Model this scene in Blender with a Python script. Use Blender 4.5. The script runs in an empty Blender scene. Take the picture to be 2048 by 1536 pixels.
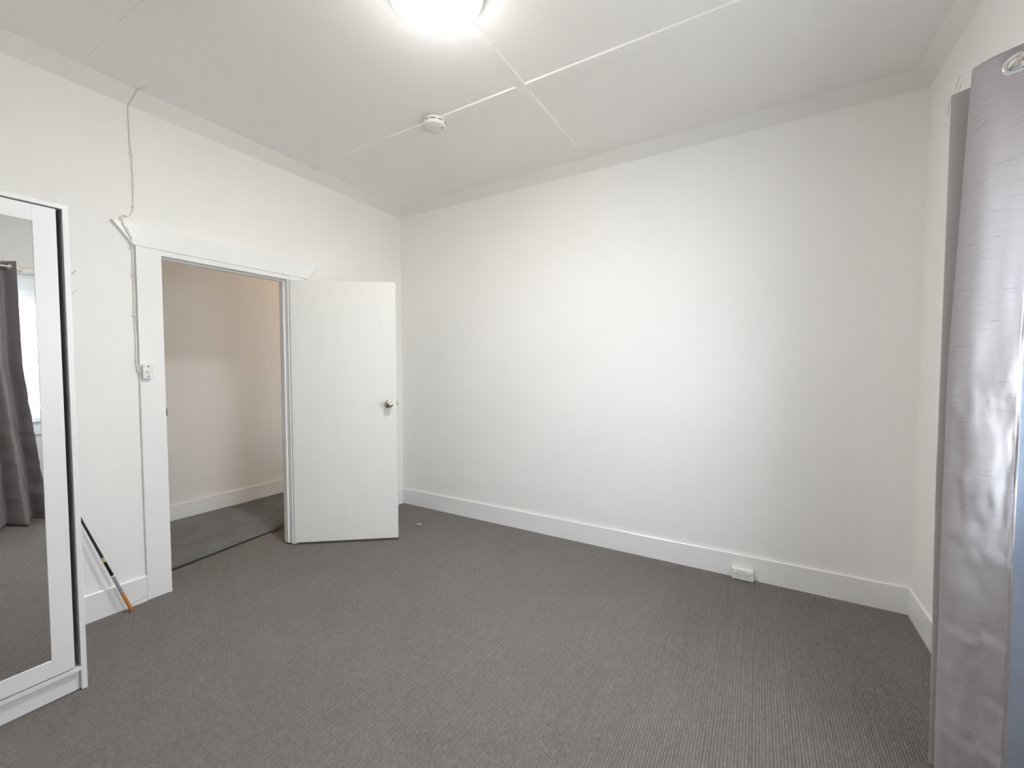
import bpy, bmesh, math, random
import numpy as np
from mathutils import Vector, Matrix, noise as mnoise

# ------------------------------------------------------------------ camera, sky, exposure
SC = bpy.context.scene
COL = SC.collection
R = math.radians
W, H = 3.893, 2.9617            # room width (x) and ceiling height; y runs from 0 (back wall) to YF (wall behind the camera)
YF = -3.95

cam = bpy.data.cameras.new('camera')
cam.sensor_fit = 'HORIZONTAL'
cam.sensor_width = 36.0
cam.lens = 36.0 * 837.46 / 2048
cam.clip_start = 0.02
cam_ob = bpy.data.objects.new('camera', cam)
COL.objects.link(cam_ob)
cam_ob.location = (3.1264, -3.1173, 1.3842)
yaw, pitch, roll = 0.5303, -0.0392, -0.0008
fw = Vector((-math.sin(yaw) * math.cos(pitch), math.cos(yaw) * math.cos(pitch), math.sin(pitch)))
rt = Vector((math.cos(yaw), math.sin(yaw), 0))
up = rt.cross(fw)
r2 = rt * math.cos(roll) + up * math.sin(roll)
u2 = -rt * math.sin(roll) + up * math.cos(roll)
cam_ob.rotation_euler = Matrix((r2, u2, -fw)).transposed().to_euler()
SC.camera = cam_ob

SKY_STRENGTH = 20.0
LAMP_STRENGTH = 108.0
SC.view_settings.view_transform = 'Standard'
SC.view_settings.look = 'None'
SC.view_settings.gamma = 1.0
SC.view_settings.use_curve_mapping = False
SC.view_settings.exposure = 0.0

world = bpy.data.worlds.new('sky')
SC.world = world
world.use_nodes = True
wn = world.node_tree
wn.nodes['Background'].inputs['Color'].default_value = (0.80, 0.91, 1.0, 1)
wn.nodes['Background'].inputs['Strength'].default_value = SKY_STRENGTH

WY0, WY1, WZ0, WZ1 = -2.72, -1.30, 0.93, 2.05      # window opening in the right wall
pl = bpy.data.lights.new('window_portal', 'AREA')   # guides the sky's light through the window; gives off none itself
pl.shape = 'RECTANGLE'
pl.size = WY1 - WY0
pl.size_y = WZ1 - WZ0
pl.cycles.is_portal = True
plo = bpy.data.objects.new('window_portal', pl)
COL.objects.link(plo)
plo.location = (W + 0.125, (WY0 + WY1) / 2, (WZ0 + WZ1) / 2)
plo.rotation_euler = (R(90), 0, R(90))
sun = bpy.data.lights.new('sun', 'SUN')              # high sun from over the roof, on the yard and fence outside
sun.energy = 130.0
sun.color = (1.0, 0.96, 0.90)
sun.angle = R(0.6)
suno = bpy.data.objects.new('sun', sun)
COL.objects.link(suno)
suno.rotation_euler = Vector((math.cos(R(66)), 0.10, -math.sin(R(66)))).to_track_quat('-Z', 'Y').to_euler()
hl = bpy.data.lights.new('hall_fill', 'POINT')       # unseen warm light added past the open door to brighten the hallway
hl.energy = 9.0
hl.color = (1.0, 0.62, 0.28)
hl.shadow_soft_size = 0.12
hlo = bpy.data.objects.new('hall_fill', hl)
COL.objects.link(hlo)
hlo.location = (-0.75, 0.55, 2.55)
SC.cycles.max_bounces = 14
SC.cycles.diffuse_bounces = 8
SC.cycles.sample_clamp_indirect = 8.0

# ------------------------------------------------------------------ helpers
WLOC = {}

def tag(o, label=None, cat=None, group=None, kind=None):
    if label: o['label'] = label
    if cat: o['category'] = cat
    if group: o['group'] = group
    if kind: o['kind'] = kind
    return o

def empty(name, loc, label=None, cat=None, group=None, kind=None):
    o = bpy.data.objects.new(name, None)
    o.empty_display_size = 0.05
    COL.objects.link(o)
    o.location = loc
    WLOC[o.name] = Vector(loc)
    return tag(o, label, cat, group, kind)

class MB:
    """collects shapes in world coordinates, build() links them as ONE mesh object"""
    def __init__(self): self.v, self.f = [], []
    def add(self, vs, fs):
        n = len(self.v)
        self.v += [Vector(a) for a in vs]
        self.f += [tuple(i + n for i in f) for f in fs]
        return self
    def box(self, x0, x1, y0, y1, z0, z1):
        return self.add([(x, y, z) for z in (z0, z1) for y in (y0, y1) for x in (x0, x1)],
                        [(0, 2, 3, 1), (4, 5, 7, 6), (0, 1, 5, 4), (2, 6, 7, 3), (0, 4, 6, 2), (1, 3, 7, 5)])
    def hull8(self, a, b):
        """prism between two equal polygons"""
        n = len(a)
        return self.add(list(a) + list(b), [tuple(reversed(range(n))), tuple(range(n, 2 * n))] +
                        [(i, (i + 1) % n, n + (i + 1) % n, n + i) for i in range(n)])
    def lathe(self, prof, M, n=32):
        """profile [(r, h)] revolved about local z, placed by matrix M"""
        vs, fs = [], []
        for r, h in prof:
            for k in range(n):
                a = 2 * math.pi * k / n
                vs.append(M @ Vector((r * math.cos(a), r * math.sin(a), h)))
        for j in range(len(prof) - 1):
            for k in range(n):
                k2 = (k + 1) % n
                fs.append((j * n + k, j * n + k2, (j + 1) * n + k2, (j + 1) * n + k))
        if prof[0][0] > 1e-6: fs.append(tuple(reversed(range(n))))
        if prof[-1][0] > 1e-6: fs.append(tuple(range((len(prof) - 1) * n, len(prof) * n)))
        return self.add(vs, fs)
    def tube(self, pts, r, n=8):
        pts = [Vector(p) for p in pts]
        rr = r if isinstance(r, (list, tuple)) else [r] * len(pts)
        vs, fs = [], []
        ref = None
        for i, p in enumerate(pts):
            t = (pts[min(i + 1, len(pts) - 1)] - pts[max(i - 1, 0)]).normalized()
            if ref is None:
                ref = Vector((0, 0, 1)) if abs(t.z) < 0.9 else Vector((1, 0, 0))
            a = t.cross(ref).normalized(); b = t.cross(a).normalized()
            ref = a.cross(t)
            for k in range(n):
                th = 2 * math.pi * k / n
                vs.append(p + (a * math.cos(th) + b * math.sin(th)) * rr[i])
        for i in range(len(pts) - 1):
            for k in range(n):
                k2 = (k + 1) % n
                fs.append((i * n + k, i * n + k2, (i + 1) * n + k2, (i + 1) * n + k))
        fs.append(tuple(reversed(range(n)))); fs.append(tuple(range((len(pts) - 1) * n, len(pts) * n)))
        return self.add(vs, fs)
    def build(self, name, m, parent=None, bevel=0, smooth=False, seg=2, origin=None):
        me = bpy.data.meshes.new(name)
        if parent is not None:
            off = WLOC[parent.name]
        elif origin is not None:
            off = Vector(origin)
        else:
            c = Vector((0, 0, 0))
            lo = Vector([min(v[i] for v in self.v) for i in range(3)]); hi = Vector([max(v[i] for v in self.v) for i in range(3)])
            off = Vector(((lo.x + hi.x) / 2, (lo.y + hi.y) / 2, lo.z))
        me.from_pydata([tuple(v - off) for v in self.v], [], self.f)
        me.materials.append(m)
        bm = bmesh.new(); bm.from_mesh(me)
        bmesh.ops.recalc_face_normals(bm, faces=bm.faces)
        bm.to_mesh(me); bm.free()
        o = bpy.data.objects.new(name, me)
        COL.objects.link(o)
        if parent is not None:
            o.parent = parent
            WLOC[o.name] = off.copy()
        else:
            o.location = off
            WLOC[o.name] = off.copy()
        if smooth:
            me.polygons.foreach_set('use_smooth', [True] * len(me.polygons))
            try: me.set_sharp_from_angle(angle=R(35))
            except Exception: pass
        if bevel:
            b = o.modifiers.new('bevel', 'BEVEL'); b.width = bevel; b.segments = seg; b.limit_method = 'ANGLE'; b.angle_limit = R(40)
            b.harden_normals = False
        return o

def frame_M(loc, zdir, xhint=(0, 0, 1)):
    z = Vector(zdir).normalized()
    x = Vector(xhint); x = (x - z * x.dot(z))
    if x.length < 1e-4: x = Vector((1, 0, 0)); x = x - z * x.dot(z)
    x.normalize(); y = z.cross(x)
    M = Matrix((x, y, z)).transposed().to_4x4(); M.translation = Vector(loc)
    return M

# ------------------------------------------------------------------ materials
def mat(name, col, rough=0.5, var=0.0, vscale=8.0, bump=0.0, bscale=200.0, metal=0.0, spec=0.5, stretch=None, sheen=0.0):
    m = bpy.data.materials.new(name); m.use_nodes = True
    nt = m.node_tree; b = nt.nodes['Principled BSDF']
    b.inputs['Base Color'].default_value = (*col, 1)
    b.inputs['Roughness'].default_value = rough
    b.inputs['Metallic'].default_value = metal
    b.inputs['Specular IOR Level'].default_value = spec
    if sheen: b.inputs['Sheen Weight'].default_value = sheen
    tc = nt.nodes.new('ShaderNodeTexCoord')
    src = tc.outputs['Object']
    if stretch:
        mp = nt.nodes.new('ShaderNodeMapping'); mp.inputs['Scale'].default_value = stretch
        nt.links.new(src, mp.inputs['Vector']); src = mp.outputs['Vector']
    if var:
        n = nt.nodes.new('ShaderNodeTexNoise'); n.inputs['Scale'].default_value = vscale; n.inputs['Detail'].default_value = 5
        nt.links.new(src, n.inputs['Vector'])
        r = nt.nodes.new('ShaderNodeValToRGB')
        r.color_ramp.elements[0].position = 0.3; r.color_ramp.elements[1].position = 0.7
        r.color_ramp.elements[0].color = (*[c * (1 - var) for c in col], 1)
        r.color_ramp.elements[1].color = (*[min(1, c * (1 + var)) for c in col], 1)
        nt.links.new(n.outputs['Fac'], r.inputs['Fac']); nt.links.new(r.outputs['Color'], b.inputs['Base Color'])
    if bump:
        n2 = nt.nodes.new('ShaderNodeTexNoise'); n2.inputs['Scale'].default_value = bscale; n2.inputs['Detail'].default_value = 3
        nt.links.new(src, n2.inputs['Vector'])
        bp = nt.nodes.new('ShaderNodeBump'); bp.inputs['Strength'].default_value = bump; bp.inputs['Distance'].default_value = 0.002
        nt.links.new(n2.outputs['Fac'], bp.inputs['Height']); nt.links.new(bp.outputs['Normal'], b.inputs['Normal'])
    return m

def emission(name, col, s):
    m = bpy.data.materials.new(name); m.use_nodes = True
    nt = m.node_tree; nt.nodes.remove(nt.nodes['Principled BSDF'])
    e = nt.nodes.new('ShaderNodeEmission'); e.inputs['Color'].default_value = (*col, 1); e.inputs['Strength'].default_value = s
    nt.links.new(e.outputs[0], nt.nodes['Material Output'].inputs['Surface'])
    return m

M_WALL = mat('wall_paint', (0.89, 0.876, 0.855), 0.55, var=0.012, vscale=1.7, bump=0.12, bscale=45, spec=0.3)
M_CEIL = mat('ceiling_paint', (0.91, 0.884, 0.868), 0.7, var=0.01, vscale=2, bump=0.08, bscale=60, spec=0.2)
M_TRIM = mat('gloss_trim_paint', (0.87, 0.865, 0.85), 0.28, bump=0.05, bscale=30)
M_DOOR = mat('door_paint', (0.86, 0.845, 0.815), 0.35, var=0.012, vscale=3, bump=0.06, bscale=40, stretch=(6, 6, 1))
M_CORN = mat('cornice_paint', (0.83, 0.81, 0.785), 0.6, bump=0.06, bscale=50, spec=0.2)
M_HWALL = mat('hall_wall_paint', (0.82, 0.79, 0.75), 0.55, var=0.01, vscale=2, bump=0.1, bscale=45, spec=0.3)
M_WHITE = mat('white_laminate', (0.80, 0.795, 0.80), 0.35, bump=0.02, bscale=80)
M_PLAST = mat('white_plastic', (0.80, 0.79, 0.76), 0.35)
M_PLAST2 = mat('cream_plastic', (0.80, 0.76, 0.68), 0.35)
M_CABLE = mat('painted_cable', (0.76, 0.74, 0.71), 0.45)
M_DARK = mat('dark_void', (0.012, 0.011, 0.012), 0.6)
M_STEEL = mat('satin_steel', (0.58, 0.55, 0.51), 0.22, metal=1.0)
M_BRASS = mat('champagne_metal', (0.80, 0.74, 0.66), 0.25, metal=1.0)
M_CHROME = mat('polished_chrome', (0.85, 0.85, 0.85), 0.08, metal=1.0)
M_DKMETAL = mat('dark_metal', (0.09, 0.085, 0.08), 0.4, metal=0.8)
M_MIRROR = mat('mirror_silver', (0.86, 0.88, 0.87), 0.0, metal=1.0)
M_CARPETBASE = mat('carpet_backing', (0.10, 0.09, 0.085), 0.95)
M_SCRATCH = mat('bare_scratch', (0.42, 0.40, 0.38), 0.7)

# ------------------------------------------------------------------ setting: floor, carpet, walls, ceiling
BT, BH = 0.016, 0.151          # baseboard thickness and height
floor = MB().box(-0.43, W + 0.14, YF - 0.2, 0.2, -0.12, -0.0123).build('floor', M_CARPETBASE, origin=(W / 2, -2, 0))
tag(floor, 'ribbed grey loop pile carpet covering the bedroom floor', 'floor', kind='structure')

def carpet_material():
    m = bpy.data.materials.new('loop_pile'); m.use_nodes = True
    nt = m.node_tree; b = nt.nodes['Principled BSDF']
    b.inputs['Roughness'].default_value = 0.95; b.inputs['Specular IOR Level'].default_value = 0.1
    b.inputs['Sheen Weight'].default_value = 0.15
    at = nt.nodes.new('ShaderNodeAttribute'); at.attribute_name = 'loop_tint'
    r = nt.nodes.new('ShaderNodeValToRGB')
    e = r.color_ramp.elements
    e[0].position = 0.0; e[0].color = (0.150, 0.132, 0.120, 1)
    e[1].position = 1.0; e[1].color = (0.30, 0.270, 0.252, 1)
    x = e.new(0.5); x.color = (0.216, 0.194, 0.180, 1)
    nt.links.new(at.outputs['Fac'], r.inputs['Fac'])
    tc = nt.nodes.new('ShaderNodeTexCoord')
    n = nt.nodes.new('ShaderNodeTexNoise'); n.inputs['Scale'].default_value = 2.6; n.inputs['Detail'].default_value = 4
    nt.links.new(tc.outputs['Object'], n.inputs['Vector'])
    mr = nt.nodes.new('ShaderNodeMapRange'); mr.inputs['To Min'].default_value = 0.90; mr.inputs['To Max'].default_value = 1.10
    nt.links.new(n.outputs['Fac'], mr.inputs['Value'])
    mx = nt.nodes.new('ShaderNodeVectorMath'); mx.operation = 'SCALE'
    nt.links.new(r.outputs['Color'], mx.inputs[0]); nt.links.new(mr.outputs['Result'], mx.inputs['Scale'])
    nt.links.new(mx.outputs['Vector'], b.inputs['Base Color'])
    return m

def carpet_pile():
    """a height field of looped ribs running along y, woven wall to wall and through the doorway"""
    rng = np.random.default_rng(4)
    PX, PY = 0.011, 0.009
    vs, fs, tint, base = [], [], [], 0
    def patch(x0, x1, y0, y1, base):
        nr = int(round((x1 - x0) / PX)); nl = int(round((y1 - y0) / PY))
        nx, ny = nr * 3 + 1, nl * 2 + 1
        i = np.arange(nx); j = np.arange(ny)
        rib = i // 3; ph = i % 3
        gx = x0 + rib * PX + np.choose(ph, [0.0, 0.0033, 0.0077])
        crown = np.choose(ph, [0.0, 1.0, 1.0])
        off = ((np.arange(nr + 1) % 2) * PY / 2 + rng.normal(0, 0.0009, nr + 1))[rib]
        tb = rng.normal(0.5, 0.10, (nr + 1, nl + 2)); hb = rng.normal(0, 0.0003, (nr + 1, nl + 2)); xb = rng.normal(0, 0.0005, (nr + 1, nl + 2))
        lj = j // 2; top = (j % 2)
        X = gx[None, :] + xb[np.minimum(rib, nr)[None, :], lj[:, None]]
        Y = y0 + j[:, None] * (PY / 2) + off[None, :] - PY / 2 + 0 * X
        Y = np.clip(Y, y0, y1)
        Z = -0.012 + crown[None, :] * (0.0055 + 0.0065 * top[:, None] + hb[rib[None, :], lj[:, None]])
        ed = np.clip((np.minimum(-Y, np.where(((Y > -1.2) | (Y < -1.99)) & (X > 0.001), X, 1.0)) - BT) / 0.03, 0, 1)     # trodden flat along the walls
        Z = Z * ed + (-0.0035) * (1 - ed) * (crown[None, :] * 0.4 + 0.6)
        T = np.clip(tb[rib[None, :], lj[:, None]] , 0, 1)
        X = np.clip(X, x0, x1)
        v = np.stack([X, Y, Z], -1).reshape(-1, 3)
        a = (np.arange(ny - 1)[:, None] * nx + np.arange(nx - 1)[None, :]).reshape(-1)
        q = np.stack([a, a + 1, a + nx + 1, a + nx], -1) + base
        return v, q, T.reshape(-1)
    for x0, x1, y0, y1 in ((0.0, W, -3.05, 0.0), (-0.425, 0.0, -1.99, -1.00)):
        v, q, t = patch(x0, x1, y0, y1, base)
        vs.append(v); fs.append(q); tint.append(t); base += len(v)
    v = np.concatenate(vs); q = np.concatenate(fs); t = np.concatenate(tint)
    off = np.array(WLOC[floor.name])
    me = bpy.data.meshes.new('carpet_pile')
    me.vertices.add(len(v)); me.vertices.foreach_set('co', (v - off).astype(np.float32).ravel())
    me.loops.add(q.size); me.loops.foreach_set('vertex_index', q.astype(np.int32).ravel())
    me.polygons.add(len(q)); me.polygons.foreach_set('loop_start', np.arange(0, q.size, 4, dtype=np.int32))
    me.polygons.foreach_set('use_smooth', np.ones(len(q), dtype=bool))
    at = me.attributes.new('loop_tint', 'FLOAT', 'POINT'); at.data.foreach_set('value', t.astype(np.float32))
    me.update(calc_edges=True)
    me.materials.append(carpet_material())
    o = bpy.data.objects.new('carpet_pile', me); COL.objects.link(o)
    o.parent = floor; o['kind'] = 'stuff'
carpet_pile()

DY0, DY1, DZ = -2.005, -1.182, 2.092      # rough hole for the door in the left wall
DX = -0.10                                # hall side of the left wall
def struct(mb, name, m, label, cat, **k):
    return tag(mb.build(name, m, **k), label, cat, kind='structure')

wl = struct(MB().box(DX, 0, YF, DY0, -0.1, H).box(DX, 0, DY1, 0.0, -0.1, H).box(DX, 0, DY0, DY1, DZ, H), 'wall_left', M_WALL,
            'white plaster wall with the open doorway', 'wall')
wb = struct(MB().box(DX, W + 0.14, 0, 0.2, -0.1, H), 'wall_back', M_WALL, 'plain white back wall facing the camera', 'wall')
wr = struct(MB().box(W, W + 0.14, YF, WY0, -0.1, H).box(W, W + 0.14, WY1, 0.0, -0.1, H)
            .box(W, W + 0.14, WY0, WY1, -0.1, WZ0).box(W, W + 0.14, WY0, WY1, WZ1, H), 'wall_right', M_WALL,
            'white wall with cracked paint behind the grey curtain', 'wall')
struct(MB().box(DX, W + 0.14, YF - 0.2, YF, -0.1, H), 'wall_front', M_WALL, 'white wall behind the camera', 'wall')
struct(MB().box(-1.7, W + 0.14, YF - 0.2, 2.0, H, H + 0.12), 'ceiling', M_CEIL, 'off-white sheeted ceiling crossed by two battens', 'ceiling')

# cornices: flat sloping strips, mitred in the corners
CW, CH = 0.0646, 0.0804
def cornice(name, p0, p1, q0, q1, label):
    """p: points on the wall line, q: the matching points on the ceiling"""
    a = [(p0[0], p0[1], H - CH), (p0[0], p0[1], H), (q0[0], q0[1], H)]
    b = [(p1[0], p1[1], H - CH), (p1[0], p1[1], H), (q1[0], q1[1], H)]
    struct(MB().hull8(a, b), name, M_CORN, label, 'cornice')
cornice('trim_1', (0, 0), (W, 0), (CW, -CW), (W - CW, -CW), 'sloping white cornice along the top of the back wall')
cornice('trim_2', (0, YF), (0, 0), (CW, YF + CW), (CW, -CW), 'sloping white cornice along the top of the doorway wall')
cornice('trim_3', (W, 0), (W, YF), (W - CW, -CW), (W - CW, YF + CW), 'sloping white cornice above the curtain')
cornice('trim_4', (W, YF), (0, YF), (W - CW, YF + CW), (CW, YF + CW), 'sloping white cornice above the wall behind the camera')

# ceiling battens
def batten_prof(c, w, t):
    return [(c - w / 2, 0), (c - w / 2 + 0.003, -t), (c + w / 2 - 0.003, -t), (c + w / 2, 0)]
bt = struct(MB().hull8([(x, YF + CW, H + z) for x, z in batten_prof(1.953, 0.058, 0.010)], [(x, -CW, H + z) for x, z in batten_prof(1.953, 0.058, 0.010)]),
       'trim_5', M_CEIL, 'long ceiling batten running from the lamp to the back wall', 'batten')
for x, y in ((1.985, -1.341), (1.951, -1.322)):
    MB().lathe([(0.0055, 0), (0.005, -0.003), (0.002, -0.0045), (0.0, -0.0045)], Matrix.Translation((x, y, H - (0.009 if x < 1.96 else 0.001))), 10).build('nail_head', M_PLAST, bt, smooth=True)
bt2 = struct(MB().hull8([(CW, y, H + z) for y, z in batten_prof(-0.995, 0.062, 0.009)], [(1.924, y, H + z) for y, z in batten_prof(-0.995, 0.062, 0.009)])
       .hull8([(1.982, y, H + z) for y, z in batten_prof(-0.995, 0.062, 0.009)], [(W - CW, y, H + z) for y, z in batten_prof(-0.995, 0.062, 0.009)]),
       'trim_6', M_CEIL, 'cross batten on the ceiling carrying the smoke alarm', 'batten')
struct(MB().hull8([(CW, y, H + z) for y, z in batten_prof(-2.317, 0.008, 0.0025)], [(1.9, y, H + z) for y, z in batten_prof(-2.317, 0.008, 0.0025)]),
       'trim_7', M_CEIL, 'thin ceiling sheet joint above the wardrobe', 'joint strip')

# baseboards
def skirting(name, p0, p1, n, label, bt=BT, bh=BH, m=None):
    n = Vector((*n, 0)); z = Vector((0, 0, 1))
    prof = [(0, -0.02), (bt, -0.02), (bt, bh - 0.005), (bt - 0.004, bh), (0.0028, bh), (0.0028, bh - 0.010), (0, bh - 0.010)]
    a = [Vector((*p0, 0)) + n * d + z * h for d, h in prof]; b = [Vector((*p1, 0)) + n * d + z * h for d, h in prof]
    return struct(MB().hull8(a, b), name, m or M_TRIM, label, 'baseboard')
skirting('baseboard_back', (0, 0), (W, 0), (0, -1), 'white baseboard along the back wall holding the power outlet')
bl = skirting('baseboard_left', (0, YF), (0, -2.107), (1, 0), 'white baseboard between wardrobe and door frame behind the cue')
skirting('baseboard_corner', (0, -1.07), (0, -0.0182), (1, 0), 'short white baseboard behind the open door')
skirting('baseboard_right', (W, -0.0182), (W, YF), (-1, 0), 'white baseboard running behind the grey curtain')
skirting('baseboard_front', (0, YF), (W, YF), (0, 1), 'white baseboard behind the camera')
# split line low on the left baseboard
MB().tube([(BT + 0.0005, -2.108, 0.030), (BT + 0.0005, -2.125, 0.028), (BT + 0.0005, -2.15, 0.020), (BT + 0.0005, -2.175, 0.016), (BT + 0.0005, -2.19, 0.006)], 0.0012, 5).build('crack', M_SCRATCH, bl)
# gouges beside the wardrobe
MB().tube([(0.0, -2.383, 1.852), (0.0008, -2.381, 1.868), (0.001, -2.374, 1.876), (0.001, -2.366, 1.882), (0.001, -2.357, 1.896), (0.0, -2.352, 1.899)], [0.0014, 0.002, 0.001, 0.002, 0.0018, 0.0008], 6).build('scratch', M_SCRATCH, wl)
MB().tube([(0.0, -2.385, 1.775), (0.001, -2.379, 1.773), (0.001, -2.370, 1.778), (0.001, -2.361, 1.787), (0.0, -2.353, 1.797)], [0.0012, 0.0018, 0.0015, 0.0013, 0.0007], 6).build('scratch', M_SCRATCH, wl)
for pts in ([(-0.41, 2.712), (-0.402, 2.70), (-0.387, 2.692), (-0.372, 2.676), (-0.35, 2.66)], [(-0.43, 2.665), (-0.42, 2.652), (-0.41, 2.650), (-0.395, 2.637)],
            [(-0.300, 2.66), (-0.288, 2.645), (-0.284, 2.625), (-0.279, 2.60), (-0.272, 2.58)], [(-0.25, 2.575), (-0.24, 2.565), (-0.228, 2.562)]):
    MB().tube([(W + 0.0004, y, z) for y, z in pts], [0.0008] + [0.0022] * (len(pts) - 2) + [0.0007], 5).build('crack', M_SCRATCH, wr)

# ------------------------------------------------------------------ door frame
fr = empty('trim_8', (0, -1.6, 0), 'white door frame with flared head board round the doorway', 'door frame', kind='structure')
MB().box(0, 0.02, -2.107, -1.987, 0.0, 2.09).build('side_architrave', M_TRIM, fr, bevel=0.002)
MB().box(0, 0.02, -1.192, -1.072, 0.0, 2.09).build('side_architrave', M_TRIM, fr, bevel=0.002)
hd = [(-2.115, 2.090), (-1.050, 2.090), (-0.928, 2.206), (-2.208, 2.211)]
MB().hull8([(0, y, z) for y, z in hd], [(0.024, y, z) for y, z in hd]).build('head_board', M_TRIM, fr, bevel=0.002)
MB().box(DX, 0.012, DY0, -1.987, -0.02, 2.075).build('jamb_lining', M_TRIM, fr, bevel=0.0015)
MB().box(DX, 0.012, -1.200, DY1, 0.004, 2.075).build('jamb_lining', M_TRIM, fr, bevel=0.003)
MB().box(DX, 0.016, DY0, DY1, 2.058, 2.091).build('head_lining', M_TRIM, fr, bevel=0.0015)
MB().box(-0.07, -0.030, -1.212, -1.200, 0.01, 2.058).build('door_stop', M_TRIM, fr, bevel=0.0015)
MB().box(-0.07, -0.030, -1.987, -1.975, 0.0, 2.058).build('door_stop', M_TRIM, fr, bevel=0.0015)
MB().box(-0.07, -0.030, -1.975, -1.212, 2.046, 2.058).build('door_stop', M_TRIM, fr, bevel=0.0015)
MB().box(-0.02, 0.013, -1.988, -1.985, 1.085, 1.14).box(0.012, 0.021, -1.9885, -1.984, 1.09, 1.135).build('strike_plate', M_DKMETAL, fr, bevel=0.001)

# ------------------------------------------------------------------ door leaf, open 52 degrees from the back wall's normal
ANG = 0.9117
hx, hy = 0.030, -1.1974
E_ = Vector((math.sin(ANG), math.cos(ANG), 0)); N_ = Vector((E_.y, -E_.x, 0))      # along the leaf; towards the camera
DW, DT, D0, D1 = 0.788, 0.035, 0.016, 2.055
O_ = Vector((hx, hy, 0))
def lp(e, n, z): return O_ + E_ * e + N_ * n + Vector((0, 0, z))
dr = empty('door_1', O_, 'flush white bedroom door standing open into the room', 'door', kind='structure')
a = [lp(0, 0, D0), lp(DW, 0, D0), lp(DW, -DT, D0), lp(0, -DT, D0)]
leaf = MB().hull8(a, [p + Vector((0, 0, D1 - D0)) for p in a]).build('door_leaf', M_DOOR, dr, bevel=0.003)
KZ, KE = 1.097, 0.729
for s, n0 in ((1, 0.0), (-1, -DT)):
    M = frame_M(lp(KE, n0, KZ), N_ * s)
    kb = MB().lathe([(0.033, 0), (0.033, 0.003), (0.028, 0.007), (0.014, 0.009), (0.0115, 0.014), (0.0115, 0.030), (0.020, 0.036), (0.0275, 0.044), (0.0285, 0.052), (0.026, 0.060), (0.018, 0.065), (0.0, 0.0665)], M, 40).build('door_knob', M_STEEL, dr, smooth=True)
    MB().lathe([(0.006, 0.0655), (0.006, 0.0675), (0.0, 0.0678)], M, 16).build('lock_button', M_DKMETAL, kb, smooth=True)
lt = [lp(DW, -0.010, KZ - 0.007), lp(DW, -0.025, KZ - 0.007), lp(DW, -0.025, KZ + 0.007), lp(DW, -0.010, KZ + 0.007)]
lt2 = [lp(DW + 0.011, -0.020, KZ - 0.006), lp(DW + 0.011, -0.025, KZ - 0.006), lp(DW + 0.011, -0.025, KZ + 0.006), lp(DW + 0.011, -0.020, KZ + 0.006)]
MB().hull8(lt, lt2).build('latch', M_STEEL, dr, bevel=0.0008)
fp = [lp(DW, -0.006, KZ - 0.028), lp(DW, -0.029, KZ - 0.028), lp(DW, -0.029, KZ + 0.028), lp(DW, -0.006, KZ + 0.028)]
MB().hull8(fp, [p + E_ * 0.0015 for p in fp]).build('latch_plate', M_STEEL, dr)
for e, z in ((0.331, 2.035), (0.622, 2.034), (0.62, 1.855), (0.651, 1.144), (0.65, 0.93), (0.328, 1.854), (0.012, 1.86), (0.014, 2.03)):
    MB().lathe([(0.0018, 0), (0.0018, 0.0004), (0.0, 0.0005)], frame_M(lp(e, 0, z), N_), 8).build('screw_hole', M_SCRATCH, dr)
for z in (0.25, 1.05, 1.84):
    MB().lathe([(0.007, -0.045), (0.007, 0.045), (0.004, 0.050), (0, 0.051)], Matrix.Translation((hx - 0.016, hy + 0.008, z)), 12).build('hinge', M_TRIM, dr, smooth=True)

# ------------------------------------------------------------------ hallway beyond the doorway
XH = -1.4077
struct(MB().box(XH - 0.15, XH, -4.2, 1.8, -0.1, H), 'wall_hall', M_HWALL, 'far hallway wall seen through the doorway', 'wall')
struct(MB().box(XH, DX, -4.2, -4.05, -0.1, H).box(XH, DX, 1.65, 1.8, -0.1, H).box(DX, 0, 0.2, 1.8, -0.1, H).box(DX, 0, -4.2, YF - 0.2, -0.1, H), 'wall_hallway_end', M_HWALL, 'end walls of the hallway out of sight', 'wall')
skirting('baseboard_hall', (XH, -4.05), (XH, 1.65), (1, 0), 'white baseboard in the hallway beyond the door')
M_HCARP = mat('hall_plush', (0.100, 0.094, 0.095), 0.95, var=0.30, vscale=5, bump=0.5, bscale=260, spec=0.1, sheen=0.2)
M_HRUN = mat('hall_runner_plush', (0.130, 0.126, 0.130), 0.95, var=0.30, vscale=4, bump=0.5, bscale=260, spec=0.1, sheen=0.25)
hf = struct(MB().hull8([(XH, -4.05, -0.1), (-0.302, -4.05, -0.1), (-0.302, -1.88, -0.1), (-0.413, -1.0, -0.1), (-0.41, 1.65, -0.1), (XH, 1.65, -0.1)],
                  [(XH, -4.05, 0.004), (-0.302, -4.05, 0.004), (-0.302, -1.88, 0.004), (-0.413, -1.0, 0.004), (-0.41, 1.65, 0.004), (XH, 1.65, 0.004)]),
       'floor_hall', M_HCARP, 'dark plush carpet of the hallway', 'floor')
MB().tube([(-0.300, -2.0, 0.002), (-0.300, -1.88, 0.002), (-0.411, -1.0, 0.002), (-0.411, 0.0, 0.002)], 0.006, 8).build('carpet_edge', M_DARK, hf, smooth=True)
MB().hull8([(-0.335, -1.165, 0.0), (-0.408, -1.0, 0.0), (-0.455, -1.0, 0.0)], [(-0.335, -1.165, 0.0065), (-0.408, -1.0, 0.0065), (-0.455, -1.0, 0.0065)]).build('bare_board', mat('dark_floorboard', (0.055, 0.026, 0.02), 0.5, var=0.2, vscale=12), hf)
MB().tube([(-0.352, -1.150, 0.014), (-0.40, -1.07, 0.020), (-0.46, -1.0, 0.022)], 0.004, 8).build('frayed_edge', M_CARPETBASE, hf, smooth=True)
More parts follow.
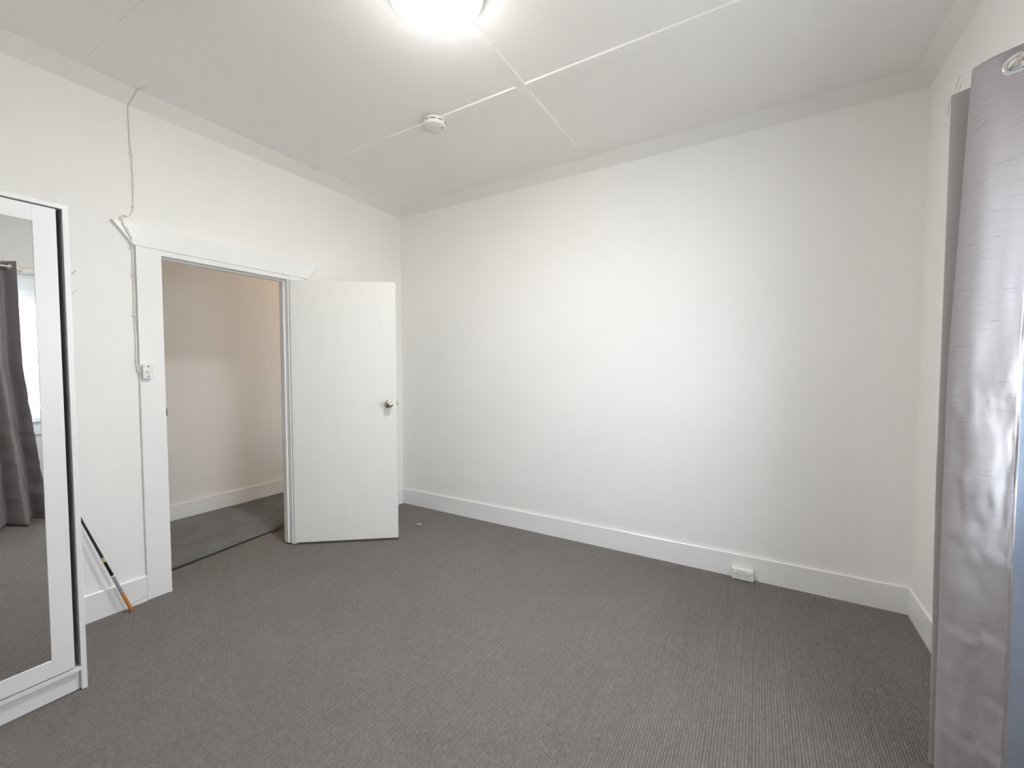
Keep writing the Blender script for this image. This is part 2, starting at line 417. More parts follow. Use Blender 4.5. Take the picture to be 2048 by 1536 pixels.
rn = [(XH + 0.03, -3.6), (-0.312, -3.6), (-0.312, -1.86), (-0.385, -1.16), (-0.56, -1.008), (XH + 0.03, -1.002)]
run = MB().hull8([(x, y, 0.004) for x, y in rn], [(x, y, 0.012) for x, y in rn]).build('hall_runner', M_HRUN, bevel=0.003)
tag(run, 'lighter grey carpet piece laid in the hallway with a cut corner', 'carpet')

# ------------------------------------------------------------------ window in the right wall
wy = (WY0 + WY1) / 2
wi = empty('window_1', (W, wy, WZ0), 'white timber sash window between the two grey curtains', 'window', kind='structure')
for y0, y1 in ((WY0 - 0.11, WY0 + 0.012), (WY1 - 0.012, WY1 + 0.11)):
    MB().box(W - 0.02, W, y0, y1, WZ0, 2.10).build('side_architrave', M_TRIM, wi, bevel=0.002)
MB().box(W - 0.022, W, WY0 - 0.13, WY1 + 0.13, 2.095, 2.20).build('head_architrave', M_TRIM, wi, bevel=0.002)
MB().box(W - 0.040, W, WY0 - 0.16, WY1 + 0.16, 2.20, 2.265).build('head_cap', M_TRIM, wi, bevel=0.006)
MB().box(W - 0.045, W + 0.16, WY0 - 0.13, WY1 + 0.02, 0.888, 0.93).build('sill', M_TRIM, wi, bevel=0.005)
MB().box(W - 0.018, W, WY0 - 0.11, WY1 + 0.02, 0.77, 0.888).build('apron', M_TRIM, wi, bevel=0.004)
MB().box(W, W + 0.13, WY0, WY0 + 0.02, WZ0, WZ1).box(W, W + 0.13, WY1 - 0.02, WY1, WZ0, WZ1).box(W, W + 0.13, WY0, WY1, WZ1 - 0.02, WZ1).build('lining', M_TRIM, wi)
def glass_material():
    m = bpy.data.materials.new('window_glass'); m.use_nodes = True
    nt = m.node_tree; nt.nodes.remove(nt.nodes['Principled BSDF'])
    t = nt.nodes.new('ShaderNodeBsdfTransparent'); t.inputs['Color'].default_value = (0.97, 0.98, 0.985, 1)
    g = nt.nodes.new('ShaderNodeBsdfGlossy'); g.inputs['Roughness'].default_value = 0.0
    f = nt.nodes.new('ShaderNodeFresnel')
    ge = nt.nodes.new('ShaderNodeNewGeometry'); io = nt.nodes.new('ShaderNodeMapRange')     # both faces of the thin pane reflect alike
    io.inputs['To Min'].default_value = 1.45; io.inputs['To Max'].default_value = 1 / 1.45
    nt.links.new(ge.outputs['Backfacing'], io.inputs['Value']); nt.links.new(io.outputs['Result'], f.inputs['IOR'])
    mx = nt.nodes.new('ShaderNodeMixShader')
    nt.links.new(f.outputs[0], mx.inputs[0]); nt.links.new(t.outputs[0], mx.inputs[1]); nt.links.new(g.outputs[0], mx.inputs[2])
    nt.links.new(mx.outputs[0], nt.nodes['Material Output'].inputs['Surface'])
    return m
M_GLASS = glass_material()
def sash(x, z0, z1, rb):
    y0, y1 = WY0 + 0.02, WY1 - 0.02
    s = (MB().box(x, x + 0.035, y0, y0 + 0.045, z0, z1).box(x, x + 0.035, y1 - 0.045, y1, z0, z1)
         .box(x, x + 0.035, y0 + 0.045, y1 - 0.045, z0, z0 + rb).box(x, x + 0.035, y0 + 0.045, y1 - 0.045, z1 - 0.04, z1)).build('sash', M_TRIM, wi)
    MB().box(x + 0.015, x + 0.019, y0 + 0.045, y1 - 0.045, z0 + rb, z1 - 0.04).build('pane', M_GLASS, s)
sash(W + 0.075, 1.438, WZ1 - 0.02, 0.034)
sash(W + 0.036, WZ0, 1.472, 0.07)
# yard outside
struct(MB().box(W + 0.14, W + 14, -16, 9, -0.6, -0.45), 'ground', mat('yard_concrete', (0.42, 0.41, 0.39), 0.9, var=0.1, vscale=3), 'pale concrete yard outside the window', 'ground')
fe = empty('boundary_fence', (W + 2.6, -2.0, -0.45), 'cream ribbed metal fence outside, seen through the window in the mirror', 'fence')
M_FENCE = mat('cream_steel', (0.72, 0.69, 0.62), 0.45)
for k in range(5):
    y0 = -4.2 + k * 0.92
    prof = []
    for j in range(9):
        yy = y0 + 0.02 + j * 0.11
        prof += [(W + 2.60 + (0.03 if j % 2 else 0.0), min(yy, y0 + 0.9)), (W + 2.60 + (0.03 if j % 2 else 0.0), min(yy + 0.07, y0 + 0.9))]
    pa = [(x, y) for x, y in prof] + [(x + 0.002, y) for x, y in reversed(prof)]
    n = len(prof); mb = MB()
    vs = [(x, y, z) for z in (-0.43, 1.44) for x, y in prof]
    mb.add(vs, [(i, i + 1, n + i + 1, n + i) for i in range(n - 1)])
    o = mb.build('sheet', M_FENCE, fe); sm = o.modifiers.new('thickness', 'SOLIDIFY'); sm.thickness = 0.003
for k in range(6):
    MB().box(W + 2.63, W + 2.68, -4.23 + k * 0.92, -4.18 + k * 0.92, -0.45, 1.47).build('post', M_FENCE, fe)
MB().box(W + 2.58, W + 2.65, -4.2, 0.4, 1.43, 1.475).build('rail', M_FENCE, fe)

# ------------------------------------------------------------------ ceiling lamp and smoke alarm
lc = (1.947, -1.73)
def lamp_material():
    m = emission('lamp_glow', (1.0, 0.988, 0.975), LAMP_STRENGTH)          # opal dome, glow weakened towards the rim to spare the ceiling around it
    nt = m.node_tree; e = nt.nodes['Emission']
    tc = nt.nodes.new('ShaderNodeTexCoord')
    mp = nt.nodes.new('ShaderNodeMapping'); mp.inputs['Scale'].default_value = (1 / 0.2, 1 / 0.2, 0)
    nt.links.new(tc.outputs['Object'], mp.inputs['Vector'])
    ln = nt.nodes.new('ShaderNodeVectorMath'); ln.operation = 'LENGTH'; nt.links.new(mp.outputs['Vector'], ln.inputs[0])
    mr = nt.nodes.new('ShaderNodeMapRange'); mr.interpolation_type = 'SMOOTHSTEP'
    mr.inputs['From Min'].default_value = 0.45; mr.inputs['From Max'].default_value = 0.98
    mr.inputs['To Min'].default_value = LAMP_STRENGTH * 1.45; mr.inputs['To Max'].default_value = LAMP_STRENGTH * 0.20
    nt.links.new(ln.outputs['Value'], mr.inputs['Value']); nt.links.new(mr.outputs['Result'], e.inputs['Strength'])
    return m
M_LAMP = lamp_material()
la = empty('ceiling_light', (lc[0], lc[1], H), 'large round glowing white dome light on the ceiling', 'ceiling light')
MB().lathe([(0.190, 0.0), (0.198, -0.003), (0.200, -0.008), (0.200, -0.032), (0.197, -0.035), (0.190, -0.035)], Matrix.Translation((*lc, H)), 72).build('base_ring', M_PLAST, la, smooth=True)
prof = [(0.195 * math.cos(t), -0.033 - 0.077 * math.sin(t)) for t in [i * math.pi / 2 / 14 for i in range(14)]] + [(0.0, -0.110)]
MB().lathe(prof, Matrix.Translation((*lc, H)), 72).build('diffuser_dome', M_LAMP, la, smooth=True)

sx, sy = 1.318, -1.008
al = empty('smoke_alarm', (sx, sy, H), 'round white smoke alarm with dark side slots on the ceiling batten', 'smoke alarm')
MB().lathe([(0.055, 0.0), (0.066, 0.0), (0.066, -0.011), (0.058, -0.011)], Matrix.Translation((sx, sy, H - 0.004)), 48).build('base_plate', M_PLAST, al, smooth=True)
MB().lathe([(0.064, -0.013), (0.069, -0.015), (0.071, -0.040), (0.069, -0.045), (0.064, -0.048), (0.0, -0.0485)], Matrix.Translation((sx, sy, H - 0.002)), 56).build('body', M_PLAST, al, smooth=True)
va = math.atan2(-3.117 - sy, 3.126 - sx)
for a0, a1 in ((-0.95, -0.55), (-0.42, 0.10), (0.32, 0.78), (1.05, 1.5), (1.8, 2.25), (2.6, 3.05), (3.35, 3.8), (4.1, 4.55)):
    vs = []
    for k in range(7):
        t = va + a0 + (a1 - a0) * k / 6
        for r, z in ((0.0685, -0.0215), (0.0711, -0.0215), (0.0711, -0.0255), (0.0685, -0.0255)):
            vs.append((sx + r * math.cos(t), sy + r * math.sin(t), H + z))
    fs = [(0, 1, 2, 3), (27, 26, 25, 24)] + [(4 * k + j, 4 * k + (j + 1) % 4, 4 * k + 4 + (j + 1) % 4, 4 * k + 4 + j) for k in range(6) for j in range(4)]
    MB().add(vs, fs).build('slot', M_DARK, al)
MB().lathe([(0.014, -0.0495), (0.014, -0.052), (0.012, -0.053), (0.0, -0.053)], Matrix.Translation((sx - 0.012, sy + 0.016, H)), 24).build('test_button', M_PLAST, al, smooth=True)
MB().box(sx + 0.036, sx + 0.050, sy + 0.016, sy + 0.028, H - 0.0512, H - 0.0500).build('badge', M_SCRATCH, al)
MB().box(sx - 0.044, sx - 0.036, sy - 0.004, sy + 0.004, H - 0.0512, H - 0.0500).build('indicator', M_SCRATCH, al)

# ------------------------------------------------------------------ wardrobe with mirrored door
FX, SY = 0.6434, -2.526
wd = empty('wardrobe', (0.38, -2.93, 0), 'white wardrobe with a tall mirror on its door, at the left wall', 'wardrobe')
BXW = 0.135
MB().box(BXW, FX, SY - 0.018, SY, 0, 2.038).build('side_panel', M_WHITE, wd, bevel=0.001)
MB().box(BXW, FX, -3.36, -3.342, 0, 2.038).build('side_panel', M_WHITE, wd, bevel=0.001)
MB().box(BXW, FX, -3.36, SY, 2.038, 2.0565).build('top_panel', M_WHITE, wd, bevel=0.001)
MB().box(BXW, FX, -3.342, SY - 0.018, 0.086, 0.103).build('bottom_shelf', M_WHITE, wd, bevel=0.001)
MB().box(FX - 0.035, FX - 0.018, -3.342, SY - 0.018, 0.0, 0.086).build('plinth', M_WHITE, wd)
MB().box(BXW, BXW + 0.006, -3.342, SY - 0.018, 0.10, 2.038).build('back_panel', M_WHITE, wd)
MB().box(BXW + 0.006, FX - 0.05, -2.962, -2.945, 0.103, 2.038).build('divider', mat('grey_liner', (0.5, 0.5, 0.5), 0.6), wd)  # inner divider in one even mid grey
def wdoor(y0, y1, mirror):
    z0, z1, t = 0.110, 2.031, 0.018
    x0, x1 = FX - t, FX
    d = empty('door', (FX, (y0 + y1) / 2, z0)); d.parent = wd; d.location = Vector(d.location) - WLOC[wd.name]
    sw = 0.066
    MB().box(x0, x1, y1 - sw, y1, z0, z1).build('stile', M_WHITE, d, bevel=0.0008)
    MB().box(x0, x1, y0, y0 + sw, z0, z1).build('stile', M_WHITE, d, bevel=0.0008)
    MB().box(x0, x1, y0 + sw, y1 - sw, z0, z0 + 0.070).build('rail', M_WHITE, d, bevel=0.0008)
    MB().box(x0, x1, y0 + sw, y1 - sw, z1 - 0.064, z1).build('rail', M_WHITE, d, bevel=0.0008)
    if mirror:
        MB().box(x0 + 0.002, x1 - 0.0035, y0 + sw, y1 - sw, z0 + 0.070, z1 - 0.064).build('mirror', M_MIRROR, d)
    else:
        MB().box(x0 + 0.002, x1 - 0.006, y0 + sw, y1 - sw, z0 + 0.070, z1 - 0.064).build('infill_panel', M_WHITE, d)
    MB().lathe([(0.006, 0), (0.006, 0.012), (0.013, 0.020), (0.013, 0.025), (0.0, 0.027)], frame_M((x1, y0 + 0.03 if mirror else y1 - 0.03, 1.0), (1, 0, 0)), 20).build('knob', M_STEEL, d, smooth=True)
wdoor(-2.946, -2.5625, True)
wdoor(-3.338, -2.955, False)

# ------------------------------------------------------------------ pool cue leaning in the gap behind the wardrobe
c0 = Vector((0.078, -2.200, 0.002)); c1 = Vector((0.012, -2.640, 1.38))
cu = empty('pool_cue', c0, 'thin dark pool cue with orange butt leaning on the wall beside the wardrobe', 'pool cue')
L = (c1 - c0).length
def seg(name, s0, s1, m, extra=0.0, bev=False):
    rad = lambda s: 0.0086 - 0.0030 * min(s / 0.6, 1.0) - 0.0008 * s / L + extra
    d = (c1 - c0) / L
    pts = [c0 + d * (s0 + (s1 - s0) * k / 4) for k in range(5)]
    rs = [rad(s0 + (s1 - s0) * k / 4) for k in range(5)]
    if bev: pts = [pts[0], pts[0] + d * 0.003] + pts[1:]; rs = [rs[0] * 0.8, rs[0]] + rs[1:]
    return MB().tube(pts, rs, 14).build(name, m, cu, smooth=True)
M_ORANGE = mat('orange_wood', (0.55, 0.20, 0.055), 0.35, var=0.25, vscale=10, stretch=(8, 8, 1))
M_SLEEVE = mat('printed_sleeve', (0.34, 0.32, 0.38), 0.4, var=0.55, vscale=75)
M_BLACK = mat('black_lacquer', (0.012, 0.011, 0.016), 0.35)
M_AUB = mat('dark_purple_lacquer', (0.035, 0.022, 0.036), 0.3)
seg('butt', 0.0, 0.128, M_ORANGE, bev=True)
seg('sleeve', 0.1281, 0.240, M_SLEEVE, 0.0003)
seg('collar', 0.2401, 0.247, M_PLAST, 0.0004)
seg('grip', 0.2471, 0.338, M_BLACK, 0.0002)
seg('ring', 0.3381, 0.366, mat('yellow_band', (0.55, 0.50, 0.22), 0.4), 0.0003)
seg('shaft', 0.3661, L - 0.012, M_AUB)
seg('tip', L - 0.0119, L, M_PLAST2)

# ------------------------------------------------------------------ light switch and its surface cable
sw_ = empty('light_switch', (0.02, -2.076, 1.322), 'small white architrave light switch on the door frame', 'light switch')
MB().box(0.02, 0.043, -2.100, -2.056, 1.324, 1.404).build('mounting_box', M_PLAST, sw_, bevel=0.003)
MB().box(0.043, 0.048, -2.101, -2.055, 1.323, 1.405).build('cover_plate', M_PLAST, sw_, bevel=0.002)
MB().lathe([(0.011, 0), (0.011, 0.003), (0.0095, 0.0035), (0.0085, 0.0025), (0.0, 0.0025)], frame_M((0.048, -2.078, 1.364), (1, 0, 0)), 24).build('toggle_ring', M_PLAST, sw_, smooth=True)
MB().box(0.0505, 0.058, -2.083, -2.073, 1.361, 1.367).build('toggle', M_PLAST, sw_, bevel=0.0015)
for z in (1.393, 1.335):
    MB().lathe([(0.0042, 0), (0.004, 0.001), (0, 0.0014)], frame_M((0.048, -2.077, z), (1, 0, 0)), 12).build('screw', M_DKMETAL, sw_)

cb = empty('electrical_cable', (0.0, -2.11, 1.36), 'white painted cable clipped down the wall from ceiling to light switch', 'cable')
def spline(pts, n=6):
    out = []
    P = [Vector(p) for p in pts]
    for i in range(len(P) - 1):
        p0, p1, p2, p3 = P[max(i - 1, 0)], P[i], P[i + 1], P[min(i + 2, len(P) - 1)]
        for k in range(n):
            t = k / n
            out.append(0.5 * ((2 * p1) + (p2 - p0) * t + (2 * p0 - 5 * p1 + 4 * p2 - p3) * t * t + (3 * p1 - p0 - 3 * p2 + p3) * t ** 3))
    out.append(P[-1])
    return out
main = [(0.135, -2.072, H - 0.004), (0.10, -2.083, H - 0.005), (0.069, -2.090, H - 0.008), (0.036, -2.098, H - 0.045), (0.008, -2.110, H - 0.083), (0.004, -2.113, 2.84), (0.004, -2.112, 2.70),
        (0.005, -2.106, 2.606), (0.004, -2.104, 2.50), (0.004, -2.103, 2.432), (0.004, -2.105, 2.36), (0.005, -2.107, 2.31),
        (0.004, -2.113, 2.275), (0.005, -2.126, 2.252), (0.008, -2.142, 2.243), (0.012, -2.155, 2.241), (0.020, -2.163, 2.238)]
MB().tube(spline(main), 0.0032, 8).build('cable_run', M_CABLE, cb, smooth=True)
low = [(0.020, -2.150, 2.241), (0.026, -2.160, 2.238), (0.029, -2.164, 2.225), (0.029, -2.162, 2.200), (0.029, -2.155, 2.180), (0.028, -2.140, 2.150), (0.024, -2.128, 2.120), (0.008, -2.119, 2.075), (0.005, -2.116, 2.02), (0.005, -2.119, 1.93), (0.005, -2.117, 1.84), (0.005, -2.119, 1.70), (0.005, -2.116, 1.56), (0.005, -2.117, 1.44), (0.008, -2.116, 1.395), (0.020, -2.112, 1.368), (0.032, -2.101, 1.362)]
MB().tube(spline(low), 0.0042, 8).build('cable_run', M_CABLE, cb, smooth=True)
low2 = [(0.024, -2.146, 2.185), (0.028, -2.134, 2.150), (0.022, -2.120, 2.120), (0.006, -2.111, 2.07), (0.004, -2.1095, 1.95), (0.004, -2.111, 1.75), (0.004, -2.1095, 1.55), (0.006, -2.110, 1.41), (0.022, -2.104, 1.372)]
MB().tube(spline(low2), 0.0022, 6).build('cable_run', M_CABLE, cb, smooth=True)
for y, z in ((-2.106, 2.606), (-2.107, 2.31), (-2.103, 2.432), (-2.119, 2.069), (-2.119, 1.919), (-2.119, 1.686), (-2.117, 1.43), (-2.150, 2.243)):
    bigc = z in (2.069, 1.919, 1.686, 1.43)
    k = 0.010 if bigc else 0.006
    x = 0.022 if z == 2.243 else 0.0
    mb = MB().tube([(x + 0.002, y - k - 0.006, z + 0.002), (x + 0.004, y - k, z + 0.001), (x + 0.0105, y - k * 0.5, z), (x + 0.0105, y + k * 0.5, z - 0.001), (x + 0.002, y + k, z - 0.002)], 0.0026 if z != 2.432 else 0.0014, 6)
    mb.build('clip', M_PLAST, cb, smooth=True)

# ------------------------------------------------------------------ double power outlet let into the back baseboard
po = empty('power_outlet', (3.067, -0.05, 0.0), 'white double power outlet at floor level on the back baseboard', 'power outlet')
ox0, ox1, oy, oz0, oz1 = 3.006, 3.128, -0.046, 0.001, 0.066
MB().hull8([(ox0, -0.017, oz0), (ox0, oy, oz0), (ox0, oy, oz1), (ox0, -0.017, oz1 + 0.004)], [(ox1, -0.017, oz0), (ox1, oy, oz0), (ox1, oy, oz1), (ox1, -0.017, oz1 + 0.004)]).build('mounting_block', M_PLAST2, po, bevel=0.002)
MB().box(ox0 - 0.002, ox1 + 0.002, oy - 0.008, oy, oz0, oz1 + 0.001).build('faceplate', M_PLAST, po, bevel=0.003)
fy = oy - 0.008
for x in (3.024, 3.108):
    b = MB().box(x - 0.011, x + 0.011, fy - 0.0012, fy, 0.046, 0.060).build('switch_surround', M_PLAST2, po)
    MB().hull8([(x - 0.008, fy - 0.001, 0.048), (x - 0.008, fy - 0.006, 0.050), (x - 0.008, fy - 0.002, 0.058), (x - 0.008, fy, 0.058)],
               [(x + 0.008, fy - 0.001, 0.048), (x + 0.008, fy - 0.006, 0.050), (x + 0.008, fy - 0.002, 0.058), (x + 0.008, fy, 0.058)]).build('rocker', M_PLAST, b)
for x in (3.043, 3.088):
    for dx, dz, an in ((-0.0085, 0.033, 35), (0.0085, 0.033, -35), (0.0, 0.019, 0)):
        ca, sa = math.cos(R(an)), math.sin(R(an))
        q = [(-0.0014, -0.0034), (0.0014, -0.0034), (0.0014, 0.0034), (-0.0014, 0.0034)]
        pts = [(x + dx + u * ca - v * sa, dz + u * sa + v * ca) for u, v in q]
        MB().hull8([(u, fy + 0.002, v) for u, v in pts], [(u, fy - 0.0006, v) for u, v in pts]).build('pin_slot', M_DARK, po)
MB().lathe([(0.0045, 0), (0.004, 0.0015), (0, 0.002)], frame_M((3.158, -BT, 0.078), (0, -1, 0)), 10).build('wall_screw', M_TRIM, po)

# ------------------------------------------------------------------ scrap on the carpet
sc_ = MB()
pts = spline([(0.560, -0.398, 0.004), (0.570, -0.410, 0.010), (0.585, -0.404, 0.013), (0.600, -0.400, 0.012), (0.612, -0.408, 0.006), (0.622, -0.420, 0.003)], 5)
for i in range(len(pts) - 1):
    a, b = pts[i], pts[i + 1]
    w = Vector((0.0, 0.006, 0.004)); n = Vector((0, 0, 0.0012))
    sc_.hull8([a - w, a + w, a + w + n, a - w + n], [b - w, b + w, b + w + n, b - w + n])
o = sc_.build('paper_scrap', mat('scrap_paper', (0.42, 0.41, 0.41), 0.8))
tag(o, 'small curled pale scrap on the carpet past the open door', 'scrap')

# ------------------------------------------------------------------ curtains
def curtain_material():
    m = bpy.data.materials.new('slub_fabric'); m.use_nodes = True
    nt = m.node_tree; b = nt.nodes['Principled BSDF']
    b.inputs['Roughness'].default_value = 0.55; b.inputs['Sheen Weight'].default_value = 0.25; b.inputs['Specular IOR Level'].default_value = 0.3
    tc = nt.nodes.new('ShaderNodeTexCoord')
    def nz(sc, scale, det):
        mp = nt.nodes.new('ShaderNodeMapping'); mp.inputs['Scale'].default_value = sc
        nt.links.new(tc.outputs['Object'], mp.inputs['Vector'])
        n = nt.nodes.new('ShaderNodeTexNoise'); n.inputs['Scale'].default_value = scale; n.inputs['Detail'].default_value = det
        nt.links.new(mp.outputs['Vector'], n.inputs['Vector']); return n
    slub = nz((16, 16, 330), 1.0, 2); thr = nz((60, 60, 900), 1.0, 2)
    r1 = nt.nodes.new('ShaderNodeValToRGB'); e = r1.color_ramp.elements
    e[0].position = 0.24; e[0].color = (0.20, 0.185, 0.188, 1); e[1].position = 0.36; e[1].color = (0.345, 0.314, 0.317, 1)
    x = e.new(0.75); x.color = (0.362, 0.330, 0.333, 1)
    nt.links.new(slub.outputs['Fac'], r1.inputs['Fac'])
    mr = nt.nodes.new('ShaderNodeMapRange'); mr.inputs['From Min'].default_value = 0.3; mr.inputs['From Max'].default_value = 0.7
    mr.inputs['To Min'].default_value = 0.93; mr.inputs['To Max'].default_value = 1.06
    nt.links.new(thr.outputs['Fac'], mr.inputs['Value'])
    mx = nt.nodes.new('ShaderNodeVectorMath'); mx.operation = 'SCALE'
    nt.links.new(r1.outputs['Color'], mx.inputs[0]); nt.links.new(mr.outputs['Result'], mx.inputs['Scale'])
    nt.links.new(mx.outputs['Vector'], b.inputs['Base Color'])
    bp = nt.nodes.new('ShaderNodeBump'); bp.inputs['Strength'].default_value = 0.12; bp.inputs['Distance'].default_value = 0.0006
    nt.links.new(thr.outputs['Fac'], bp.inputs['Height']); nt.links.new(bp.outputs['Normal'], b.inputs['Normal'])
    tr = nt.nodes.new('ShaderNodeBsdfTranslucent'); nt.links.new(mx.outputs['Vector'], tr.inputs['Color'])
    ms = nt.nodes.new('ShaderNodeMixShader'); ms.inputs['Fac'].default_value = 0.12
    nt.links.new(b.outputs[0], ms.inputs[1]); nt.links.new(tr.outputs[0], ms.inputs[2])
    nt.links.new(ms.outputs[0], nt.nodes['Material Output'].inputs['Surface'])
    return m
M_CURT = curtain_material()
M_LINING = mat('pale_lining', (0.60, 0.64, 0.72), 0.7, var=0.03, vscale=30)
ROD_X, ROD_Z = 3.757, 2.260

def make_curtain(name, keys, rings, label, group, seed, free=False, NU=150, NV=150, ztop=2.31, zbot=0.012):
    """keys: [(z, [(x, y) ...])] the fold path in plan at several heights, equal point counts; rings: fold parameters where the rod passes"""
    root = empty(name, (keys[-1][1][len(keys[-1][1]) // 2][0], sum(p[1] for p in keys[-1][1]) / len(keys[-1][1]), 0.0), label, 'curtain', group)
    def path(z):
        ks = sorted(keys, key=lambda k: k[0])
        if z <= ks[0][0]: pl_ = ks[0][1]
        elif z >= ks[-1][0]: pl_ = ks[-1][1]
        else:
            for (za, pa), (zb, pb) in zip(ks, ks[1:]):
                if za <= z <= zb:
                    t = (z - za) / (zb - za); t = t * t * (3 - 2 * t) if len(ks) < 3 else t
                    pl_ = [(a[0] + (b[0] - a[0]) * t, a[1] + (b[1] - a[1]) * t) for a, b in zip(pa, pb)]; break
        return pl_
    def cr(P, u):
        n = len(P) - 1; s = min(u * n, n - 1e-6); i = int(s); t = s - i
        p0, p1, p2, p3 = P[max(i - 1, 0)], P[i], P[i + 1], P[min(i + 2, n)]
        f = lambda a, b, c, d: 0.5 * (2 * b + (c - a) * t + (2 * a - 5 * b + 4 * c - d) * t * t + (3 * b - a - 3 * c + d) * t ** 3)
        return f(p0[0], p1[0], p2[0], p3[0]), f(p0[1], p1[1], p2[1], p3[1])
    creases = [1.27, 0.80, 0.55, 0.36, 0.22]
    rnd = random.Random(seed)
    vs = []
    for j in range(NV + 1):
        z = zbot + (ztop - zbot) * j / NV
        P = path(z)
        for i in range(NU + 1):
            u = i / NU
            x, y = cr(P, u); x2, y2 = cr(P, min(1, u + 0.004)); x1, y1 = cr(P, max(0, u - 0.004))
            n = Vector((y2 - y1, -(x2 - x1), 0))
            n = n.normalized() if n.length > 1e-9 else Vector((0, 0, 0))
            amp = min(1, max(0, (1.75 - z) / 0.8))
            d = 0.010 * amp * mnoise.noise(Vector((u * 9, z * 7.0, seed))) + 0.004 * amp * mnoise.noise(Vector((u * 26, z * 17.0, seed + 3)))
            for q, zc in enumerate(creases):
                zz = (z - zc - 0.025 * mnoise.noise(Vector((u * 5, q * 3.1, seed + 1))) - 0.02 * (u * 6 % 1)) / 0.022
                k = 0.5 + 0.5 * mnoise.noise(Vector((u * 7, q * 7.7, seed + 2)))
                d += (0.012 if q else 0.005) * k * zz * math.exp(-zz * zz)
            if free:
                d *= 1.0 if u < 0.24 else max(0.12, 1.0 - (u - 0.24) / 0.06)
                if u < 0.045: d += 0.0022
            vs.append((x + n.x * d, y + n.y * d, z))
    N1 = NU + 1
    fs = []
    ringpts = []
    for u in rings:
        x, y = cr(path(ROD_Z), u); x2, y2 = cr(path(ROD_Z), min(1, u + 0.004)); x1, y1 = cr(path(ROD_Z), max(0, u - 0.004))
        ringpts.append((Vector((x, y, ROD_Z)), Vector((y2 - y1, -(x2 - x1), 0)).normalized()))
    for j in range(NV):
        for i in range(NU):
            f = (j * N1 + i, j * N1 + i + 1, (j + 1) * N1 + i + 1, (j + 1) * N1 + i)
            c = sum((Vector(vs[k]) for k in f), Vector()) / 4
            if c.z > 2.2 and any((c - p).length < 0.0225 for p, _ in ringpts): continue
            fs.append(f)
    mb = MB(); mb.add(vs, fs)
    o = mb.build('fabric', M_CURT, root, smooth=False)
    o.data.polygons.foreach_set('use_smooth', [True] * len(o.data.polygons))
    sm = o.modifiers.new('thickness', 'SOLIDIFY'); sm.thickness = 0.0016; sm.offset = 0; sm.material_offset = 1
    o.data.materials.append(M_LINING)
    # stitched side hem, a raised band along the leading edge
    hv = []
    for j in range(NV + 1):
        z = zbot + (ztop - zbot) * j / NV
    # rings
    for p, n in ringpts:
        mb = MB(); pr = []
        M = frame_M(p, n)
        vs2, fs2 = [], []
        for a in range(36):
            t = 2 * math.pi * a / 36
            for b in range(10):
                s = 2 * math.pi * b / 10
                rr = 0.0245 + 0.0062 * math.cos(s)
                vs2.append(M @ Vector((rr * math.cos(t), rr * math.sin(t), 0.0052 * math.sin(s))))
                fs2.append((a * 10 + b, a * 10 + (b + 1) % 10, ((a + 1) % 36) * 10 + (b + 1) % 10, ((a + 1) % 36) * 10 + b))
        mb.add(vs2, fs2).build('eyelet', M_CHROME, root, smooth=True)
    return root

BACK = [(3.884, -1.175), (3.884, -1.150), (3.757, -1.132), (3.680, -1.090), (3.757, -1.060), (3.815, -1.035), (3.757, -1.012), (3.745, -0.996)]
T_top = [(3.806, -1.342), (3.785, -1.325), (3.757, -1.306), (3.712, -1.276), (3.687, -1.229), (3.735, -1.190)] + BACK
T_mid = [(3.787, -1.325), (3.772, -1.318), (3.738, -1.300), (3.692, -1.268), (3.664, -1.212), (3.720, -1.180)] + BACK
T_bot = [(3.764, -1.400), (3.752, -1.390), (3.722, -1.370), (3.678, -1.338), (3.647, -1.290), (3.710, -1.255), (3.868, -1.240), (3.871, -1.215), (3.757, -1.207), (3.663, -1.187), (3.757, -1.140), (3.815, -1.090), (3.757, -1.045), (3.745, -1.010)]
make_curtain('curtain', [(0.0, T_bot), (0.9, T_mid), (1.4, T_mid), (2.31, T_top)], [2 / 13, 5 / 13, 8 / 13, 10 / 13],
             'grey slub fabric eyelet curtain hanging at the right edge of the room', 'grey eyelet curtains', 11, free=True, NU=220, NV=230)

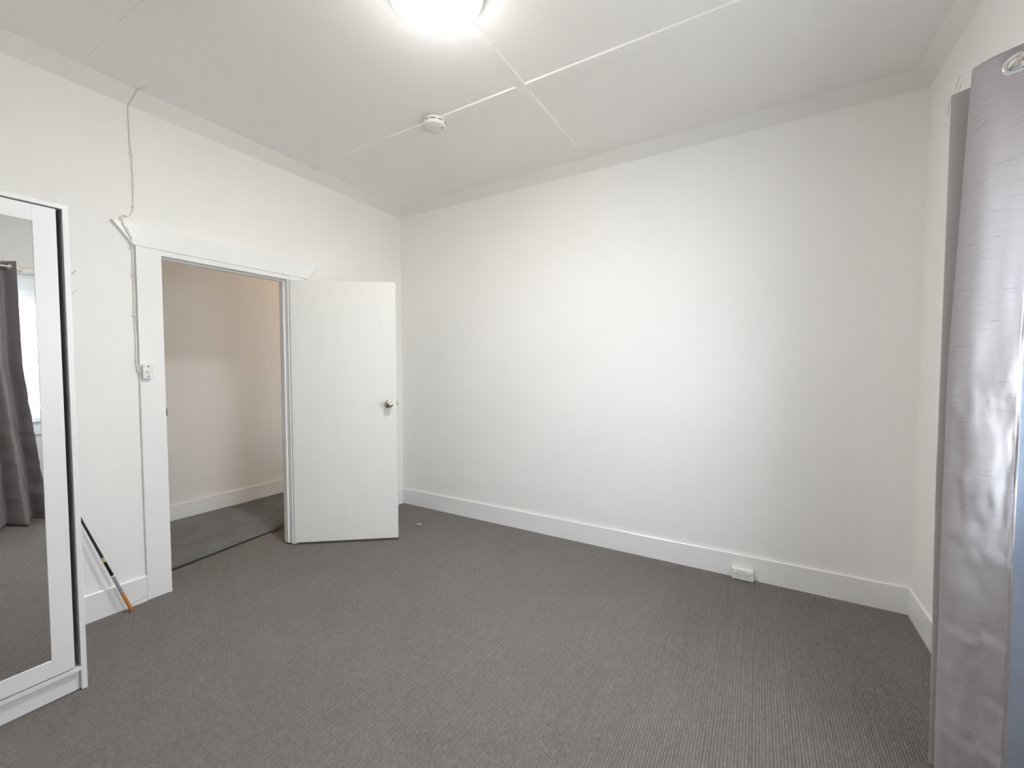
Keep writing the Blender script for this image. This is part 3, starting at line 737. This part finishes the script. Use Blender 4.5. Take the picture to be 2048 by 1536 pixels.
def wave(y0, y1, n, xa, xb, jitter, seed):
    rnd = random.Random(seed); P = []
    for k in range(n):
        t = k / (n - 1)
        P.append(((xa if k % 2 else xb) + rnd.uniform(-jitter, jitter), y0 + (y1 - y0) * t + rnd.uniform(-jitter, jitter) * 0.5))
    return P
N_top = wave(-2.80, -2.13, 12, 3.697, 3.817, 0.006, 3)[::-1]
N_bot = wave(-2.84, -2.00, 12, 3.645, 3.825, 0.022, 5)[::-1]
make_curtain('curtain', [(0.0, N_bot), (0.7, [(a[0] * 0.5 + b[0] * 0.5, a[1] * 0.45 + b[1] * 0.55) for a, b in zip(N_top, N_bot)]), (1.4, [(a[0] * 0.8 + b[0] * 0.2, a[1] * 0.93 + b[1] * 0.07) for a, b in zip(N_top, N_bot)]), (2.31, N_top)],
             [(k + 0.5) / 11 for k in range(11)], 'second grey eyelet curtain, seen only in the wardrobe mirror', 'grey eyelet curtains', 23, NU=230, NV=110)

rd = empty('curtain_rod', (ROD_X, -1.9, ROD_Z), 'pale metal curtain rod threaded through the eyelets', 'curtain rod')
MB().tube([(ROD_X, -2.95, ROD_Z), (ROD_X, -0.99, ROD_Z)], 0.0105, 20).build('rod', M_BRASS, rd, smooth=True)
for y, s in ((-2.95, -1), (-0.99, 1)):
    MB().lathe([(0.0105, 0), (0.015, 0.002), (0.018, 0.012), (0.014, 0.028), (0.0, 0.034)], frame_M((ROD_X, y, ROD_Z), (0, s, 0)), 20).build('finial', M_BRASS, rd, smooth=True)
for y in (-2.90, -2.085, -1.02):
    xw = W if abs(y + 2.085) > 0.3 else W - 0.04
    MB().tube(spline([(xw, y, ROD_Z - 0.004), (ROD_X + 0.03, y, ROD_Z - 0.012), (ROD_X + 0.010, y, ROD_Z - 0.0175), (ROD_X - 0.010, y, ROD_Z - 0.0155), (ROD_X - 0.0165, y, ROD_Z + 0.002)]), 0.0042, 8).lathe([(0.016, 0), (0.016, 0.004), (0.006, 0.007)], frame_M((xw, y, ROD_Z - 0.004), (-1, 0, 0)), 16).build('bracket', M_BRASS, rd, smooth=True)
